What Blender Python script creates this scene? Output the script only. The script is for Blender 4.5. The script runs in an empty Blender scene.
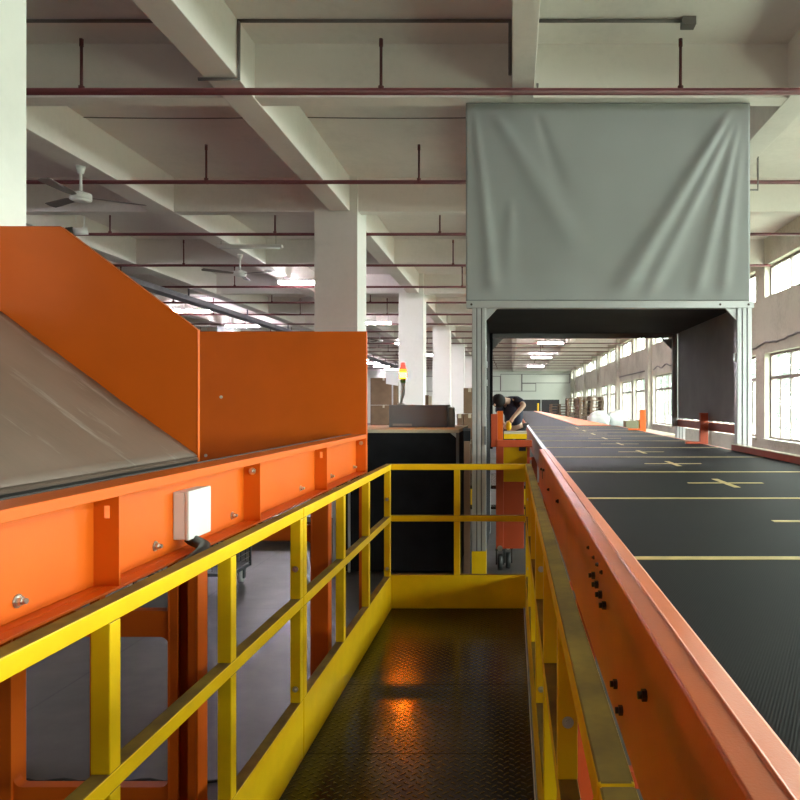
import bpy, bmesh, math, random
from mathutils import Vector, Matrix, noise

random.seed(7)
S = bpy.context.scene
C = S.collection
PI = math.pi
CZ = 1.75                     # eye height above the floor


# ------------------------------------------------------------------ materials
def mat(name):
    m = bpy.data.materials.new(name)
    m.use_nodes = True
    return m, m.node_tree.nodes, m.node_tree.links, m.node_tree.nodes['Principled BSDF']


def coords(n, l, scale=(1, 1, 1), rot=(0, 0, 0), loc=(0, 0, 0), kind='Object'):
    tc = n.new('ShaderNodeTexCoord')
    mp = n.new('ShaderNodeMapping')
    mp.inputs['Scale'].default_value = scale
    mp.inputs['Rotation'].default_value = rot
    mp.inputs['Location'].default_value = loc
    l.new(tc.outputs[kind], mp.inputs['Vector'])
    return mp.outputs['Vector']


def world_pos(n, l, scale=(1, 1, 1), rot=(0, 0, 0), loc=(0, 0, 0)):
    g = n.new('ShaderNodeNewGeometry')
    mp = n.new('ShaderNodeMapping')
    mp.inputs['Scale'].default_value = scale
    mp.inputs['Rotation'].default_value = rot
    mp.inputs['Location'].default_value = loc
    l.new(g.outputs['Position'], mp.inputs['Vector'])
    return mp.outputs['Vector']


def noise_tex(n, l, vec, scale, detail=4, rough=.55):
    t = n.new('ShaderNodeTexNoise')
    t.inputs['Scale'].default_value = scale
    t.inputs['Detail'].default_value = detail
    t.inputs['Roughness'].default_value = rough
    l.new(vec, t.inputs['Vector'])
    return t.outputs['Fac']


def ramp(n, l, fac, stops):
    r = n.new('ShaderNodeValToRGB')
    e = r.color_ramp.elements
    while len(e) < len(stops):
        e.new(.5)
    for k, (p, c) in enumerate(stops):
        e[k].position = p
        e[k].color = (c[0], c[1], c[2], 1) if not isinstance(c, (int, float)) else (c, c, c, 1)
    l.new(fac, r.inputs['Fac'])
    return r.outputs['Color']


def bump(n, l, h, bs, strength=.2, dist=.01):
    b = n.new('ShaderNodeBump')
    b.inputs['Strength'].default_value = strength
    b.inputs['Distance'].default_value = dist
    l.new(h, b.inputs['Height'])
    l.new(b.outputs['Normal'], bs.inputs['Normal'])
    return b


def M(nm, *a):
    nd = nm.new('ShaderNodeMath')
    return nd


def math_node(n, l, op, a, b=None, c=None):
    nd = n.new('ShaderNodeMath')
    nd.operation = op
    for i, v in enumerate((a, b, c)):
        if v is None:
            continue
        if isinstance(v, (int, float)):
            nd.inputs[i].default_value = v
        else:
            l.new(v, nd.inputs[i])
    return nd.outputs[0]


def plain(name, col, rough=.5, metal=0.0, var=.12, scale=6.0, bump_s=.0, bscale=60., spec=.5):
    m, n, l, bs = mat(name)
    v = coords(n, l)
    f = noise_tex(n, l, v, scale)
    lo = tuple(c * (1 - var) for c in col)
    hi = tuple(min(1, c * (1 + var)) for c in col)
    l.new(ramp(n, l, f, [(.3, lo), (.7, hi)]), bs.inputs['Base Color'])
    bs.inputs['Roughness'].default_value = rough
    bs.inputs['Metallic'].default_value = metal
    bs.inputs['Specular IOR Level'].default_value = spec
    if bump_s > 0:
        bump(n, l, noise_tex(n, l, v, bscale, 2), bs, bump_s, .004)
    return m


MT = {}
MT['orange'] = plain('orange_paint', (.60, .103, .004), .44, 0, .06, 3, .06, 260, .32)
MT['red_orange'] = plain('red_orange_paint', (.44, .058, .013), .45, 0, .08, 3, .06, 260)
MT['rail_orange'] = plain('worn_orange_paint', (.62, .125, .025), .36, 0, .10, 4, .08, 220)
MT['yellow'] = plain('yellow_paint', (.80, .49, .003), .42, 0, .07, 7, .05, 200, .3)
MT['bolt'] = plain('zinc_bolt', (.62, .60, .56), .28, 1, .1, 60)
MT['dark_bolt'] = plain('dark_bolt', (.06, .04, .035), .45, .6, .2, 60)
MT['alu'] = plain('aluminium', (.50, .50, .51), .38, .55, .05, 5)
MT['alu_dark'] = plain('aluminium_groove', (.16, .16, .17), .5, .5, .05, 5)
MT['black'] = plain('black_cloth', (.010, .010, .012), .9, 0, .3, 4, .1, 90, .2)
MT['tunnel'] = plain('tunnel_cloth', (.36, .355, .36), .85, 0, .12, 2, .1, 90, .25)
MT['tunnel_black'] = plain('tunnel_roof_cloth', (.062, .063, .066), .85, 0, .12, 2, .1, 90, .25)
MT['rubber'] = plain('black_rubber', (.02, .02, .02), .5, 0, .2, 20)
MT['grey_cab'] = plain('grey_enamel', (.25, .275, .32), .45, 0, .05, 3)
MT['white_plastic'] = plain('white_plastic', (.60, .61, .58), .4, 0, .03, 5)
MT['white'] = plain('white_enamel', (.72, .71, .70), .4, 0, .04, 5)
MT['pipe'] = plain('dark_red_pipe', (.105, .018, .022), .5, 0, .15, 4)
MT['conduit'] = plain('grey_conduit', (.17, .15, .15), .5, 0, .1, 4)
MT['fan_blade'] = plain('fan_blade', (.16, .13, .12), .5, 0, .1, 4)
MT['tray'] = plain('cable_tray', (.10, .09, .11), .55, .2, .2, 4)
MT['wire'] = plain('zinc_wire', (.13, .14, .155), .5, .5, .1, 20)
MT['cardboard'] = plain('cardboard', (.20, .125, .075), .8, 0, .12, 5)
MT['cardboard_dark'] = plain('brown_board', (.16, .09, .055), .8, 0, .15, 5)
MT['pallet'] = plain('pallet_wood', (.17, .115, .075), .8, 0, .25, 7)
MT['pallet_light'] = plain('weathered_wood', (.30, .25, .19), .8, 0, .25, 7)
MT['sack'] = plain('white_film', (.58, .61, .60), .3, 0, .05, 9, .5, 14)
MT['beige'] = plain('beige_board', (.55, .48, .36), .6, 0, .08, 5)
MT['dark_panel'] = plain('dark_locker', (.022, .020, .021), .6, 0, .2, 3)
MT['box_green'] = plain('olive_box', (.20, .20, .13), .7, 0, .1, 5)
MT['tape'] = plain('yellow_tape', (.56, .43, .16), .55, 0, .22, 13)
MT['skin'] = plain('skin', (.55, .34, .25), .5, 0, .05, 10)
MT['navy'] = plain('navy_cotton', (.016, .018, .040), .85, 0, .25, 12, .2, 40)
MT['trousers'] = plain('dark_trousers', (.02, .02, .025), .85, 0, .2, 12)
MT['hair'] = plain('black_hair', (.006, .005, .005), .8, 0, .2, 60)
MT['bark'] = plain('bark', (.12, .09, .06), .9, 0, .2, 6)
MT['frame'] = plain('window_frame', (.20, .15, .14), .5, 0, .1, 4)
MT['paper'] = plain('white_paper', (.8, .78, .8), .7, 0, .03, 4)
MT['deck_orange'] = plain('bright_orange_deck', (.90, .16, .015), .4, 0, .06, 3)


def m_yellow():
    m, n, l, bs = mat('yellow_paint_shaded_tops')
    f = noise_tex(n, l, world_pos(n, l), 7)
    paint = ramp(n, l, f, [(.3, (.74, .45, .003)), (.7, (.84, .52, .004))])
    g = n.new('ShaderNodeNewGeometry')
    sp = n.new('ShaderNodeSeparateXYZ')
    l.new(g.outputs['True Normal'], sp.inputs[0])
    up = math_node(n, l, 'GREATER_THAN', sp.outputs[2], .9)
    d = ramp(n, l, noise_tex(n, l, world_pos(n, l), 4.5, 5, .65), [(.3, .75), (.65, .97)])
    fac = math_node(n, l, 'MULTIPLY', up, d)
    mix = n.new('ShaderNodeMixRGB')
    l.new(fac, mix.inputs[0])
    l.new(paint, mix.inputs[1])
    mix.inputs[2].default_value = (.13, .082, .036, 1)      # dust-brown tone on upward faces, painted dark to stand in for shade
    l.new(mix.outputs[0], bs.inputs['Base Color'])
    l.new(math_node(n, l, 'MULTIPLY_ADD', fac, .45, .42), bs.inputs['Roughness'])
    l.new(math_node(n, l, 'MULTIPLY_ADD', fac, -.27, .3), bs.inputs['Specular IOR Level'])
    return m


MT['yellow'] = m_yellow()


def m_concrete_floor():
    m, n, l, bs = mat('concrete_floor')
    v = world_pos(n, l)
    a = noise_tex(n, l, v, .55, 6, .65)
    b = noise_tex(n, l, v, 5., 5, .6)
    mx = math_node(n, l, 'MULTIPLY_ADD', b, .45, math_node(n, l, 'MULTIPLY', a, .55))
    col = ramp(n, l, mx, [(.30, (.040, .036, .035)), (.52, (.075, .067, .064)), (.75, (.128, .116, .102))])
    # joints: strips in a 2.75 m x 4 m grid
    sep = n.new('ShaderNodeSeparateXYZ')
    l.new(v, sep.inputs[0])
    jx = math_node(n, l, 'LESS_THAN', math_node(n, l, 'ABSOLUTE', math_node(n, l, 'SUBTRACT', math_node(n, l, 'FRACT', math_node(n, l, 'DIVIDE', math_node(n, l, 'ADD', sep.outputs[0], 100 * 2.75 + 2.76 + 1.375), 2.75)), .5)), .0028)
    jy = math_node(n, l, 'LESS_THAN', math_node(n, l, 'ABSOLUTE', math_node(n, l, 'SUBTRACT', math_node(n, l, 'FRACT', math_node(n, l, 'DIVIDE', math_node(n, l, 'ADD', sep.outputs[1], 100 * 4), 4.0)), .5)), .0018)
    j = math_node(n, l, 'MAXIMUM', jx, jy)
    mix = n.new('ShaderNodeMixRGB')
    l.new(j, mix.inputs[0])
    l.new(col, mix.inputs[1])
    mix.inputs[2].default_value = (.045, .04, .042, 1)
    l.new(mix.outputs[0], bs.inputs['Base Color'])
    l.new(ramp(n, l, a, [(.3, .32), (.7, .55)]), bs.inputs['Roughness'])
    bump(n, l, b, bs, .08, .01)
    return m


def m_plaster(name, col, var=.1, stain=None):
    m, n, l, bs = mat(name)
    v = world_pos(n, l)
    a = noise_tex(n, l, v, .9, 6, .65)
    b = noise_tex(n, l, v, 14., 4, .6)
    mx = math_node(n, l, 'MULTIPLY_ADD', b, .3, math_node(n, l, 'MULTIPLY', a, .7))
    lo = stain or tuple(c * (1 - var * 2) for c in col)
    l.new(ramp(n, l, mx, [(.33, lo), (.52, col), (.75, tuple(min(1, c * (1 + var * .5)) for c in col))]), bs.inputs['Base Color'])
    bs.inputs['Roughness'].default_value = .85
    bs.inputs['Specular IOR Level'].default_value = .25
    bump(n, l, b, bs, .10, .01)
    return m


MT['floor'] = m_concrete_floor()
MT['ceiling'] = m_plaster('ceiling_plaster', (.80, .75, .725), .05)
MT['column'] = m_plaster('column_plaster', (.76, .745, .72), .03)
MT['wall'] = m_plaster('wall_render', (.52, .485, .42), .12, (.37, .335, .285))
MT['wall_far'] = m_plaster('far_wall_panels', (.72, .73, .68), .03)
MT['ground'] = plain('yard_ground', (.25, .27, .2), .9, 0, .2, .4)


def m_checker_plate():
    m, n, l, bs = mat('checker_plate')
    v = world_pos(n, l, (1 / .034, 1 / .034, 1), (0, 0, PI / 4))
    sep = n.new('ShaderNodeSeparateXYZ')
    l.new(v, sep.inputs[0])
    u, w = sep.outputs[0], sep.outputs[1]
    fu = math_node(n, l, 'SUBTRACT', math_node(n, l, 'FRACT', math_node(n, l, 'ADD', u, 500)), .5)
    fw = math_node(n, l, 'SUBTRACT', math_node(n, l, 'FRACT', math_node(n, l, 'ADD', w, 500)), .5)
    par = math_node(n, l, 'MODULO', math_node(n, l, 'ADD', math_node(n, l, 'FLOOR', math_node(n, l, 'ADD', u, 500)), math_node(n, l, 'FLOOR', math_node(n, l, 'ADD', w, 500))), 2)
    inv = math_node(n, l, 'SUBTRACT', 1, par)
    p = math_node(n, l, 'ADD', math_node(n, l, 'MULTIPLY', fu, par), math_node(n, l, 'MULTIPLY', fw, inv))
    q = math_node(n, l, 'ADD', math_node(n, l, 'MULTIPLY', fw, par), math_node(n, l, 'MULTIPLY', fu, inv))
    e = math_node(n, l, 'ADD', math_node(n, l, 'POWER', math_node(n, l, 'MULTIPLY', p, 2.1), 2), math_node(n, l, 'POWER', math_node(n, l, 'MULTIPLY', q, 5.2), 2))
    h = math_node(n, l, 'MAXIMUM', math_node(n, l, 'SUBTRACT', 1, e), 0)
    big = noise_tex(n, l, world_pos(n, l), 2.2, 5, .6)
    l.new(ramp(n, l, big, [(.35, (.009, .007, .005)), (.7, (.017, .0135, .010))]), bs.inputs['Base Color'])
    l.new(ramp(n, l, big, [(.3, .15), (.7, .22)]), bs.inputs['Roughness'])
    bs.inputs['Specular IOR Level'].default_value = .29
    bump(n, l, h, bs, .6, .0035)
    return m


MT['plate'] = m_checker_plate()


def m_belt():
    m, n, l, bs = mat('ribbed_black_belt')
    v = world_pos(n, l, (1, 1, 1), (0, 0, math.radians(26)))
    sep = n.new('ShaderNodeSeparateXYZ')
    l.new(v, sep.inputs[0])
    s = math_node(n, l, 'SINE', math_node(n, l, 'MULTIPLY', sep.outputs[0], 2 * PI / .0052))
    h = math_node(n, l, 'MULTIPLY_ADD', s, .5, .5)
    big = noise_tex(n, l, world_pos(n, l), .8, 6, .6)
    dust = ramp(n, l, big, [(.3, (.008, .008, .0088)), (.7, (.013, .0127, .0134))])
    mix = n.new('ShaderNodeMixRGB')
    mix.blend_type = 'MULTIPLY'
    mix.inputs[0].default_value = 1
    l.new(dust, mix.inputs[1])
    l.new(ramp(n, l, h, [(0, .65), (1, 1.2)]), mix.inputs[2])
    l.new(mix.outputs[0], bs.inputs['Base Color'])
    bs.inputs['Roughness'].default_value = .6
    bs.inputs['Specular IOR Level'].default_value = .08
    bump(n, l, h, bs, .2, .0015)
    return m


MT['belt'] = m_belt()
MT['dark_belt'] = plain('plain_dark_belt', (.035, .029, .026), .8, 0, .2, 3)


def m_slide():
    m, n, l, bs = mat('scuffed_slide_steel')
    v = coords(n, l, (1, 1, 1))
    a = noise_tex(n, l, v, 1.3, 6, .6)
    st = noise_tex(n, l, coords(n, l, (1.2, 7., 1.2), (0, 0, .9)), 1.6, 5, .7)
    base = ramp(n, l, a, [(.3, (.115, .086, .066)), (.5, (.185, .132, .104)), (.75, (.24, .165, .135))])
    mk = ramp(n, l, st, [(.58, 0.), (.70, .7)])
    mix = n.new('ShaderNodeMixRGB')
    l.new(mk, mix.inputs[0])
    l.new(base, mix.inputs[1])
    mix.inputs[2].default_value = (.33, .30, .27, 1)
    l.new(mix.outputs[0], bs.inputs['Base Color'])
    l.new(ramp(n, l, a, [(.3, .30), (.7, .50)]), bs.inputs['Roughness'])
    bs.inputs['Metallic'].default_value = .2
    bs.inputs['Specular IOR Level'].default_value = .35
    bump(n, l, st, bs, .12, .01)
    return m


MT['slide'] = m_slide()


def m_cloth():
    m, n, l, bs = mat('grey_tarpaulin')
    v = coords(n, l)
    a = noise_tex(n, l, v, 1.1, 3, .5)
    l.new(ramp(n, l, a, [(.3, (.30, .308, .314)), (.7, (.325, .333, .34))]), bs.inputs['Base Color'])
    bs.inputs['Roughness'].default_value = .48
    bs.inputs['Specular IOR Level'].default_value = .4
    return m


MT['cloth'] = m_cloth()


def m_glass():
    m, n, l, bs = mat('dusty_window_glass')
    n.remove(bs)
    out = n['Material Output']
    tr = n.new('ShaderNodeBsdfTransparent')
    tr.inputs['Color'].default_value = (.93, .98, .95, 1)
    tl = n.new('ShaderNodeBsdfTranslucent')
    tl.inputs['Color'].default_value = (.85, .93, .88, 1)
    gl = n.new('ShaderNodeBsdfGlossy')
    gl.inputs['Roughness'].default_value = .1
    m1 = n.new('ShaderNodeMixShader')
    f = noise_tex(n, l, world_pos(n, l), 1.7, 4, .6)
    l.new(ramp(n, l, f, [(.3, .02), (.7, .06)]), m1.inputs[0])
    l.new(tr.outputs[0], m1.inputs[1])
    l.new(tl.outputs[0], m1.inputs[2])
    m2 = n.new('ShaderNodeMixShader')
    m2.inputs[0].default_value = .05
    l.new(m1.outputs[0], m2.inputs[1])
    l.new(gl.outputs[0], m2.inputs[2])
    l.new(m2.outputs[0], out.inputs['Surface'])
    return m


MT['glass'] = m_glass()


def m_emit(name, col, strength):
    m, n, l, bs = mat(name)
    bs.inputs['Base Color'].default_value = (*col, 1)
    bs.inputs['Emission Color'].default_value = (*col, 1)
    bs.inputs['Emission Strength'].default_value = strength
    return m


MT['tube'] = m_emit('lit_tube', (1., .93, 1.), 40)
MT['beacon'] = m_emit('lit_amber_lens', (1., .19, .001), 150)
MT['red_lens'] = m_emit('red_lens', (.75, .03, .02), 1.2)
MT['orange_lens'] = m_emit('orange_lens', (.9, .16, .015), 1.0)
MT['green_lens'] = plain('green_lens', (.14, .35, .10), .3, 0, .05, 5)


def m_leaf():
    m, n, l, bs = mat('leaf')
    f = noise_tex(n, l, world_pos(n, l), 1.5, 3)
    l.new(ramp(n, l, f, [(.3, (.018, .042, .024)), (.7, (.04, .070, .044))]), bs.inputs['Base Color'])
    bs.inputs['Roughness'].default_value = .6
    return m


MT['leaf'] = m_leaf()


# ------------------------------------------------------------------ mesh builder
class MB:
    def __init__(self):
        self.v, self.f, self.smooth = [], [], []

    def add(self, vs, fs, smooth=False):
        o = len(self.v)
        self.v += [Vector(p) for p in vs]
        self.f += [tuple(i + o for i in f) for f in fs]
        self.smooth += [smooth] * len(fs)
        return self

    def box(self, x0, x1, y0, y1, z0, z1):
        vs = [(x0, y0, z0), (x1, y0, z0), (x1, y1, z0), (x0, y1, z0), (x0, y0, z1), (x1, y0, z1), (x1, y1, z1), (x0, y1, z1)]
        fs = [(0, 3, 2, 1), (4, 5, 6, 7), (0, 1, 5, 4), (1, 2, 6, 5), (2, 3, 7, 6), (3, 0, 4, 7)]
        return self.add(vs, fs)

    def prism(self, poly, ext):
        """poly: list of 3-D points (planar), ext: extrusion vector"""
        p = [Vector(q) for q in poly]
        e = Vector(ext)
        k = len(p)
        nrm = Vector((0, 0, 0))
        for i in range(k):
            a, b = p[i], p[(i + 1) % k]
            nrm += a.cross(b)
        if nrm.dot(e) > 0:
            p.reverse()
        vs = p + [q + e for q in p]
        fs = [tuple(range(k)), tuple(range(2 * k - 1, k - 1, -1))]
        for i in range(k):
            j = (i + 1) % k
            fs.append((j, i, i + k, j + k))
        return self.add(vs, fs)

    def cyl(self, a, b, r, n=10, r2=None, smooth=True):
        a, b = Vector(a), Vector(b)
        r2 = r if r2 is None else r2
        d = (b - a).normalized()
        t = Vector((0, 0, 1)) if abs(d.z) < .9 else Vector((1, 0, 0))
        u = d.cross(t).normalized()
        w = d.cross(u)
        ring = [(math.cos(2 * PI * i / n), math.sin(2 * PI * i / n)) for i in range(n)]
        vs = [a + (u * c + w * s) * r for c, s in ring] + [b + (u * c + w * s) * r2 for c, s in ring]
        self.add(vs, [(i, i + n, (i + 1) % n + n, (i + 1) % n) for i in range(n)], smooth)
        self.add(vs, [tuple(range(n)), tuple(range(2 * n - 1, n - 1, -1))], False)
        return self

    def tube(self, pts, r, n=8):
        pts = [Vector(p) for p in pts]
        rings = []
        prev = None
        for i, p in enumerate(pts):
            d = (pts[min(i + 1, len(pts) - 1)] - pts[max(i - 1, 0)]).normalized()
            if prev is None:
                t = Vector((0, 0, 1)) if abs(d.z) < .9 else Vector((1, 0, 0))
                u = d.cross(t).normalized()
            else:
                u = (prev - d * prev.dot(d)).normalized()
            prev = u
            w = d.cross(u)
            rr = r[i] if isinstance(r, (list, tuple)) else r
            rings.append([p + (u * math.cos(2 * PI * k / n) + w * math.sin(2 * PI * k / n)) * rr for k in range(n)])
        vs = [q for ring in rings for q in ring]
        fs = []
        for i in range(len(pts) - 1):
            for k in range(n):
                a, b = i * n + k, i * n + (k + 1) % n
                fs.append((a, a + n, b + n, b))
        self.add(vs, fs, True)
        e = (len(pts) - 1) * n
        self.add(vs, [tuple(range(n)), tuple(range(e + n - 1, e - 1, -1))], False)
        return self

    def sphere(self, c, rx, ry=None, rz=None, nu=14, nv=9):
        ry = rx if ry is None else ry
        rz = rx if rz is None else rz
        c = Vector(c)
        vs = [c + Vector((0, 0, rz))]
        for j in range(1, nv):
            th = PI * j / nv
            for i in range(nu):
                ph = 2 * PI * i / nu
                vs.append(c + Vector((rx * math.sin(th) * math.cos(ph), ry * math.sin(th) * math.sin(ph), rz * math.cos(th))))
        vs.append(c - Vector((0, 0, rz)))
        fs = [(0, 1 + i, 1 + (i + 1) % nu) for i in range(nu)]
        for j in range(nv - 2):
            for i in range(nu):
                a, b = 1 + j * nu + i, 1 + j * nu + (i + 1) % nu
                fs.append((a, a + nu, b + nu, b))
        last = len(vs) - 1
        base = 1 + (nv - 2) * nu
        fs += [(last, base + (i + 1) % nu, base + i) for i in range(nu)]
        return self.add(vs, fs, True)

    def hexbolt(self, p, ax, r=.011, ln=.016, washer=True):
        p, ax = Vector(p), Vector(ax).normalized()
        if washer:
            self.cyl(p, p + ax * .003, r * 1.45, 14)
        self.cyl(p, p + ax * ln * .55, r, 6, smooth=False)
        self.cyl(p + ax * ln * .5, p + ax * ln, r * .62, 10)
        return self

    def build(self, name, material, parent=None, bevel=0, loc=None):
        me = bpy.data.meshes.new(name)
        off = Vector(loc) if loc is not None else Vector((0, 0, 0))
        base = Vector((0, 0, 0))
        q = parent
        while q is not None:
            base += q.location
            q = q.parent
        me.from_pydata([tuple(p - base - off) for p in self.v], [], self.f)
        me.polygons.foreach_set('use_smooth', self.smooth)
        bm = bmesh.new()
        bm.from_mesh(me)
        bmesh.ops.remove_doubles(bm, verts=bm.verts, dist=1e-6)
        bmesh.ops.recalc_face_normals(bm, faces=bm.faces)
        bm.to_mesh(me)
        bm.free()
        me.materials.append(MT[material] if isinstance(material, str) else material)
        o = bpy.data.objects.new(name, me)
        o.location = off
        C.objects.link(o)
        if parent is not None:
            o.parent = parent
        if bevel:
            b = o.modifiers.new('bevel', 'BEVEL')
            b.width = bevel
            b.segments = 2
            b.limit_method = 'ANGLE'
        return o


def tag(o, label=None, cat=None, group=None, kind=None):
    if label:
        o['label'] = label
    if cat:
        o['category'] = cat
    if group:
        o['group'] = group
    if kind:
        o['kind'] = kind
    return o


def thing(name, label, cat, loc=(0, 0, 0), group=None):
    o = bpy.data.objects.new(name, None)
    o.empty_display_size = .1
    o.location = loc
    C.objects.link(o)
    return tag(o, label, cat, group)


def struct(mb, name, material, parent=None):
    o = mb.build(name, material, parent)
    if parent is None:
        o['kind'] = 'structure'
    return o


def copy_tree(o, parent=None):
    c = o.copy()
    C.objects.link(c)
    c.parent = parent
    for ch in list(o.children):
        copy_tree(ch, c)
    return c


ORD = ['first', 'second', 'third', 'fourth', 'fifth', 'sixth', 'seventh', 'eighth', 'ninth', 'tenth', 'eleventh', 'twelfth',
       'thirteenth', 'fourteenth', 'fifteenth', 'sixteenth', 'seventeenth', 'eighteenth', 'nineteenth', 'twentieth',
       'twenty-first', 'twenty-second', 'twenty-third', 'twenty-fourth']

# ------------------------------------------------------------------ the hall
Y0, Y1 = -9.0, 64.0
XL, XR = -25.0, 5.35
SLAB = CZ + 3.5
BEAM = CZ + 2.97
COLY = [3.1 + 8.0 * k for k in range(-1, 8)]          # column grid along the hall

struct(MB().box(XL - .3, XR + .3, Y0 - .3, Y1 + .3, -.2, 0), 'floor', 'floor')
ceil = struct(MB().box(XL - .3, XR + .3, Y0 - .3, Y1 + .3, SLAB, SLAB + .25), 'ceiling', 'ceiling')
for k in range(-4, 16):
    yc = 2.87 + 4.03 * k
    if Y0 < yc < Y1:
        MB().box(XL, XR, yc - .1, yc + .1, BEAM + .006, SLAB + .01).build('cross_beam', 'ceiling', ceil, .006)
for xc, w in [(-2.65, .30), (-5.41, .36), (-8.15, .34), (-10.9, .34), (-13.65, .34), (-16.4, .34), (-19.15, .34), (-21.9, .34), (.105, .21), (2.82, .28)]:
    MB().box(xc - w / 2, xc + w / 2, Y0, Y1, BEAM, SLAB + .01).build('long_beam', 'ceiling', ceil, .006)

for xc in (-2.71, -10.96, -19.21):
    for yc in COLY:
        struct(MB().box(xc - .33, xc + .33, yc - .33, yc + .33, 0, SLAB), 'column', 'column')

struct(MB().box(XL - .25, XL, Y0, Y1, 0, SLAB), 'wall_left', 'column')
struct(MB().box(XL, XR, Y0 - .25, Y0, 0, SLAB), 'wall_back', 'column')
wf = struct(MB().box(XL, XR, Y1, Y1 + .25, 0, SLAB), 'wall_front', 'wall_far')
ln = MB()
for x0, x1, z0, z1 in [(-8.0, -1.05, CZ + 1.15, CZ + 2.55), (-1.05, 0.9, CZ + 1.15, CZ + 2.75), (.9, 5.3, CZ + 1.9, CZ + 2.75), (.9, 2.2, CZ + 1.15, CZ + 1.9)]:
    for a, b, c, d in [(x0, x1, z0, z0 + .05), (x0, x1, z1 - .05, z1), (x0, x0 + .05, z0, z1), (x1 - .05, x1, z0, z1)]:
        ln.box(a, b, Y1 - .03, Y1 + .01, c, d)
ln.build('panel_trim', 'conduit', wf)

# right wall with its windows
LOW = (CZ - .737, CZ + 1.07)
UPP = (CZ + 2.25, CZ + 2.93)
WX = XR + .15
wall = MB()
spans = []
for yc in COLY:
    spans += [(yc + .47, yc + 3.72), (yc + 4.28, yc + 7.53)]
spans = [(a, b) for a, b in spans if b < Y1 and a > -5.0]
wall.box(XR, XR + .25, Y0, Y1, 0, LOW[0])
wall.box(XR, XR + .25, Y0, Y1, LOW[1], UPP[0])
wall.box(XR, XR + .25, Y0, Y1, UPP[1], SLAB)
edges = [Y0] + [e for s in spans for e in s] + [Y1]
for i in range(0, len(edges), 2):
    for z0, z1 in (LOW, UPP):
        wall.box(XR, XR + .25, edges[i], edges[i + 1], z0, z1)
for yc in COLY:
    wall.box(XR - .15, XR, yc - .33, yc + .33, 0, SLAB)
for a, b in spans:
    wall.box(XR - .03, XR + .1, a - .06, b + .06, LOW[0] - .06, LOW[0] + .004)
struct(wall, 'wall_right', 'wall')
wn = 0
for a, b in spans:
    for (z0, z1), kind in ((LOW, 0), (UPP, 1)):
        wn += 1
        fr = MB()
        t = .05
        x0, x1 = WX - .03, WX + .03
        fr.box(x0, x1, a, b, z0, z0 + t).box(x0, x1, a, b, z1 - t, z1).box(x0, x1, a, a + t, z0 + t, z1 - t).box(x0, x1, b - t, b, z0 + t, z1 - t)
        L = (b - a)
        zt = CZ + .55
        if kind == 0:
            fr.box(x0, x1, a + t, b - t, zt - .035, zt + .035)
            for k in range(1, 3):
                y = a + L * k / 3
                fr.box(x0, x1, y - .03, y + .03, zt + .035, z1 - t)
            for k in range(1, 6):
                y = a + L * k / 6
                fr.box(x0, x1, y - .025, y + .025, z0 + t, zt - .035)
        else:
            for k in range(1, 3):
                y = a + L * k / 3
                fr.box(x0, x1, y - .03, y + .03, z0 + t, z1 - t)
        w = fr.build('window_%d' % wn, 'frame')
        w['kind'] = 'structure'
        MB().box(WX - .003, WX + .003, a + .01, b - .01, z0 + .01, z1 - .01).build('pane', 'glass', w)

# outside
struct(MB().box(XR + .3, 60, -40, 150, -.3, -.05), 'ground', 'ground')


def tree_mesh(seed):
    rnd = random.Random(seed)
    mb = MB()
    for _ in range(1500):
        while True:
            p = Vector((rnd.uniform(-1, 1), rnd.uniform(-1, 1), rnd.uniform(-1, 1)))
            if .25 < p.length < 1:
                break
        bumpy = 1 + .25 * noise.noise(p * 2 + Vector((seed, 0, 0)))
        c = Vector((p.x * 2.0, p.y * 2.6, p.z * 2.1)) * bumpy + Vector((0, 0, 2.55))
        if c.z < .1:
            continue
        s = rnd.uniform(.10, .22)
        ax = Vector((rnd.gauss(0, 1), rnd.gauss(0, 1), rnd.gauss(0, 1))).normalized()
        u = ax.orthogonal().normalized() * s
        w = ax.cross(u).normalized() * s * .55
        mb.add([c - u, c + w, c + u, c - w], [(0, 1, 2, 3)])
    return mb


tr = thing('tree', 'leafy green tree outside, first of the row beyond the right windows', 'tree', (0, 0, 0), 'trees outside the right windows')
tree_mesh(3).build('crown', 'leaf', tr)
MB().cyl((0, 0, -.05), (0, 0, 2.2), .13, 10, .07).build('trunk', 'bark', tr)
for k in range(13):
    t = tr if k == 0 else copy_tree(tr)
    t.location = (11.0 + random.uniform(-.5, 1.4), 22 + k * 6.6 + random.uniform(-.4, .4), 0)
    t['label'] = 'leafy green tree outside, %s of the row beyond the right windows' % ORD[k]

# ------------------------------------------------------------------ ceiling services
for k in range(20):
    y = 6.52 + 2.66 * k
    if any(abs(y - (2.87 + 4.03 * q)) < .16 for q in range(20)):
        y += .3
    z = CZ + (2.91 if k < 2 else 2.87)
    p = thing('sprinkler_pipe', 'dark red sprinkler pipe under the ceiling, %s from the camera' % ORD[k], 'pipe', (-9.5, y, z), 'sprinkler pipes under the ceiling')
    mb = MB().cyl((-24.5, y, z), (XR, y, z), .032 if k == 0 else .026, 10)
    mb.build('run', 'pipe', p)
    off = 1.57 if k % 2 == 0 else 1.57
    for j in range(9):
        x = off - 2.79 * j
        rm = MB().cyl((x, y, z), (x, y, CZ + 3.36), .014, 8).cyl((x, y, CZ + 3.33), (x, y, CZ + 3.40), .019, 8).cyl((x, y, z - .02), (x, y, z + .05), .027, 10)
        rm.build('riser', 'pipe', p)

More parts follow.
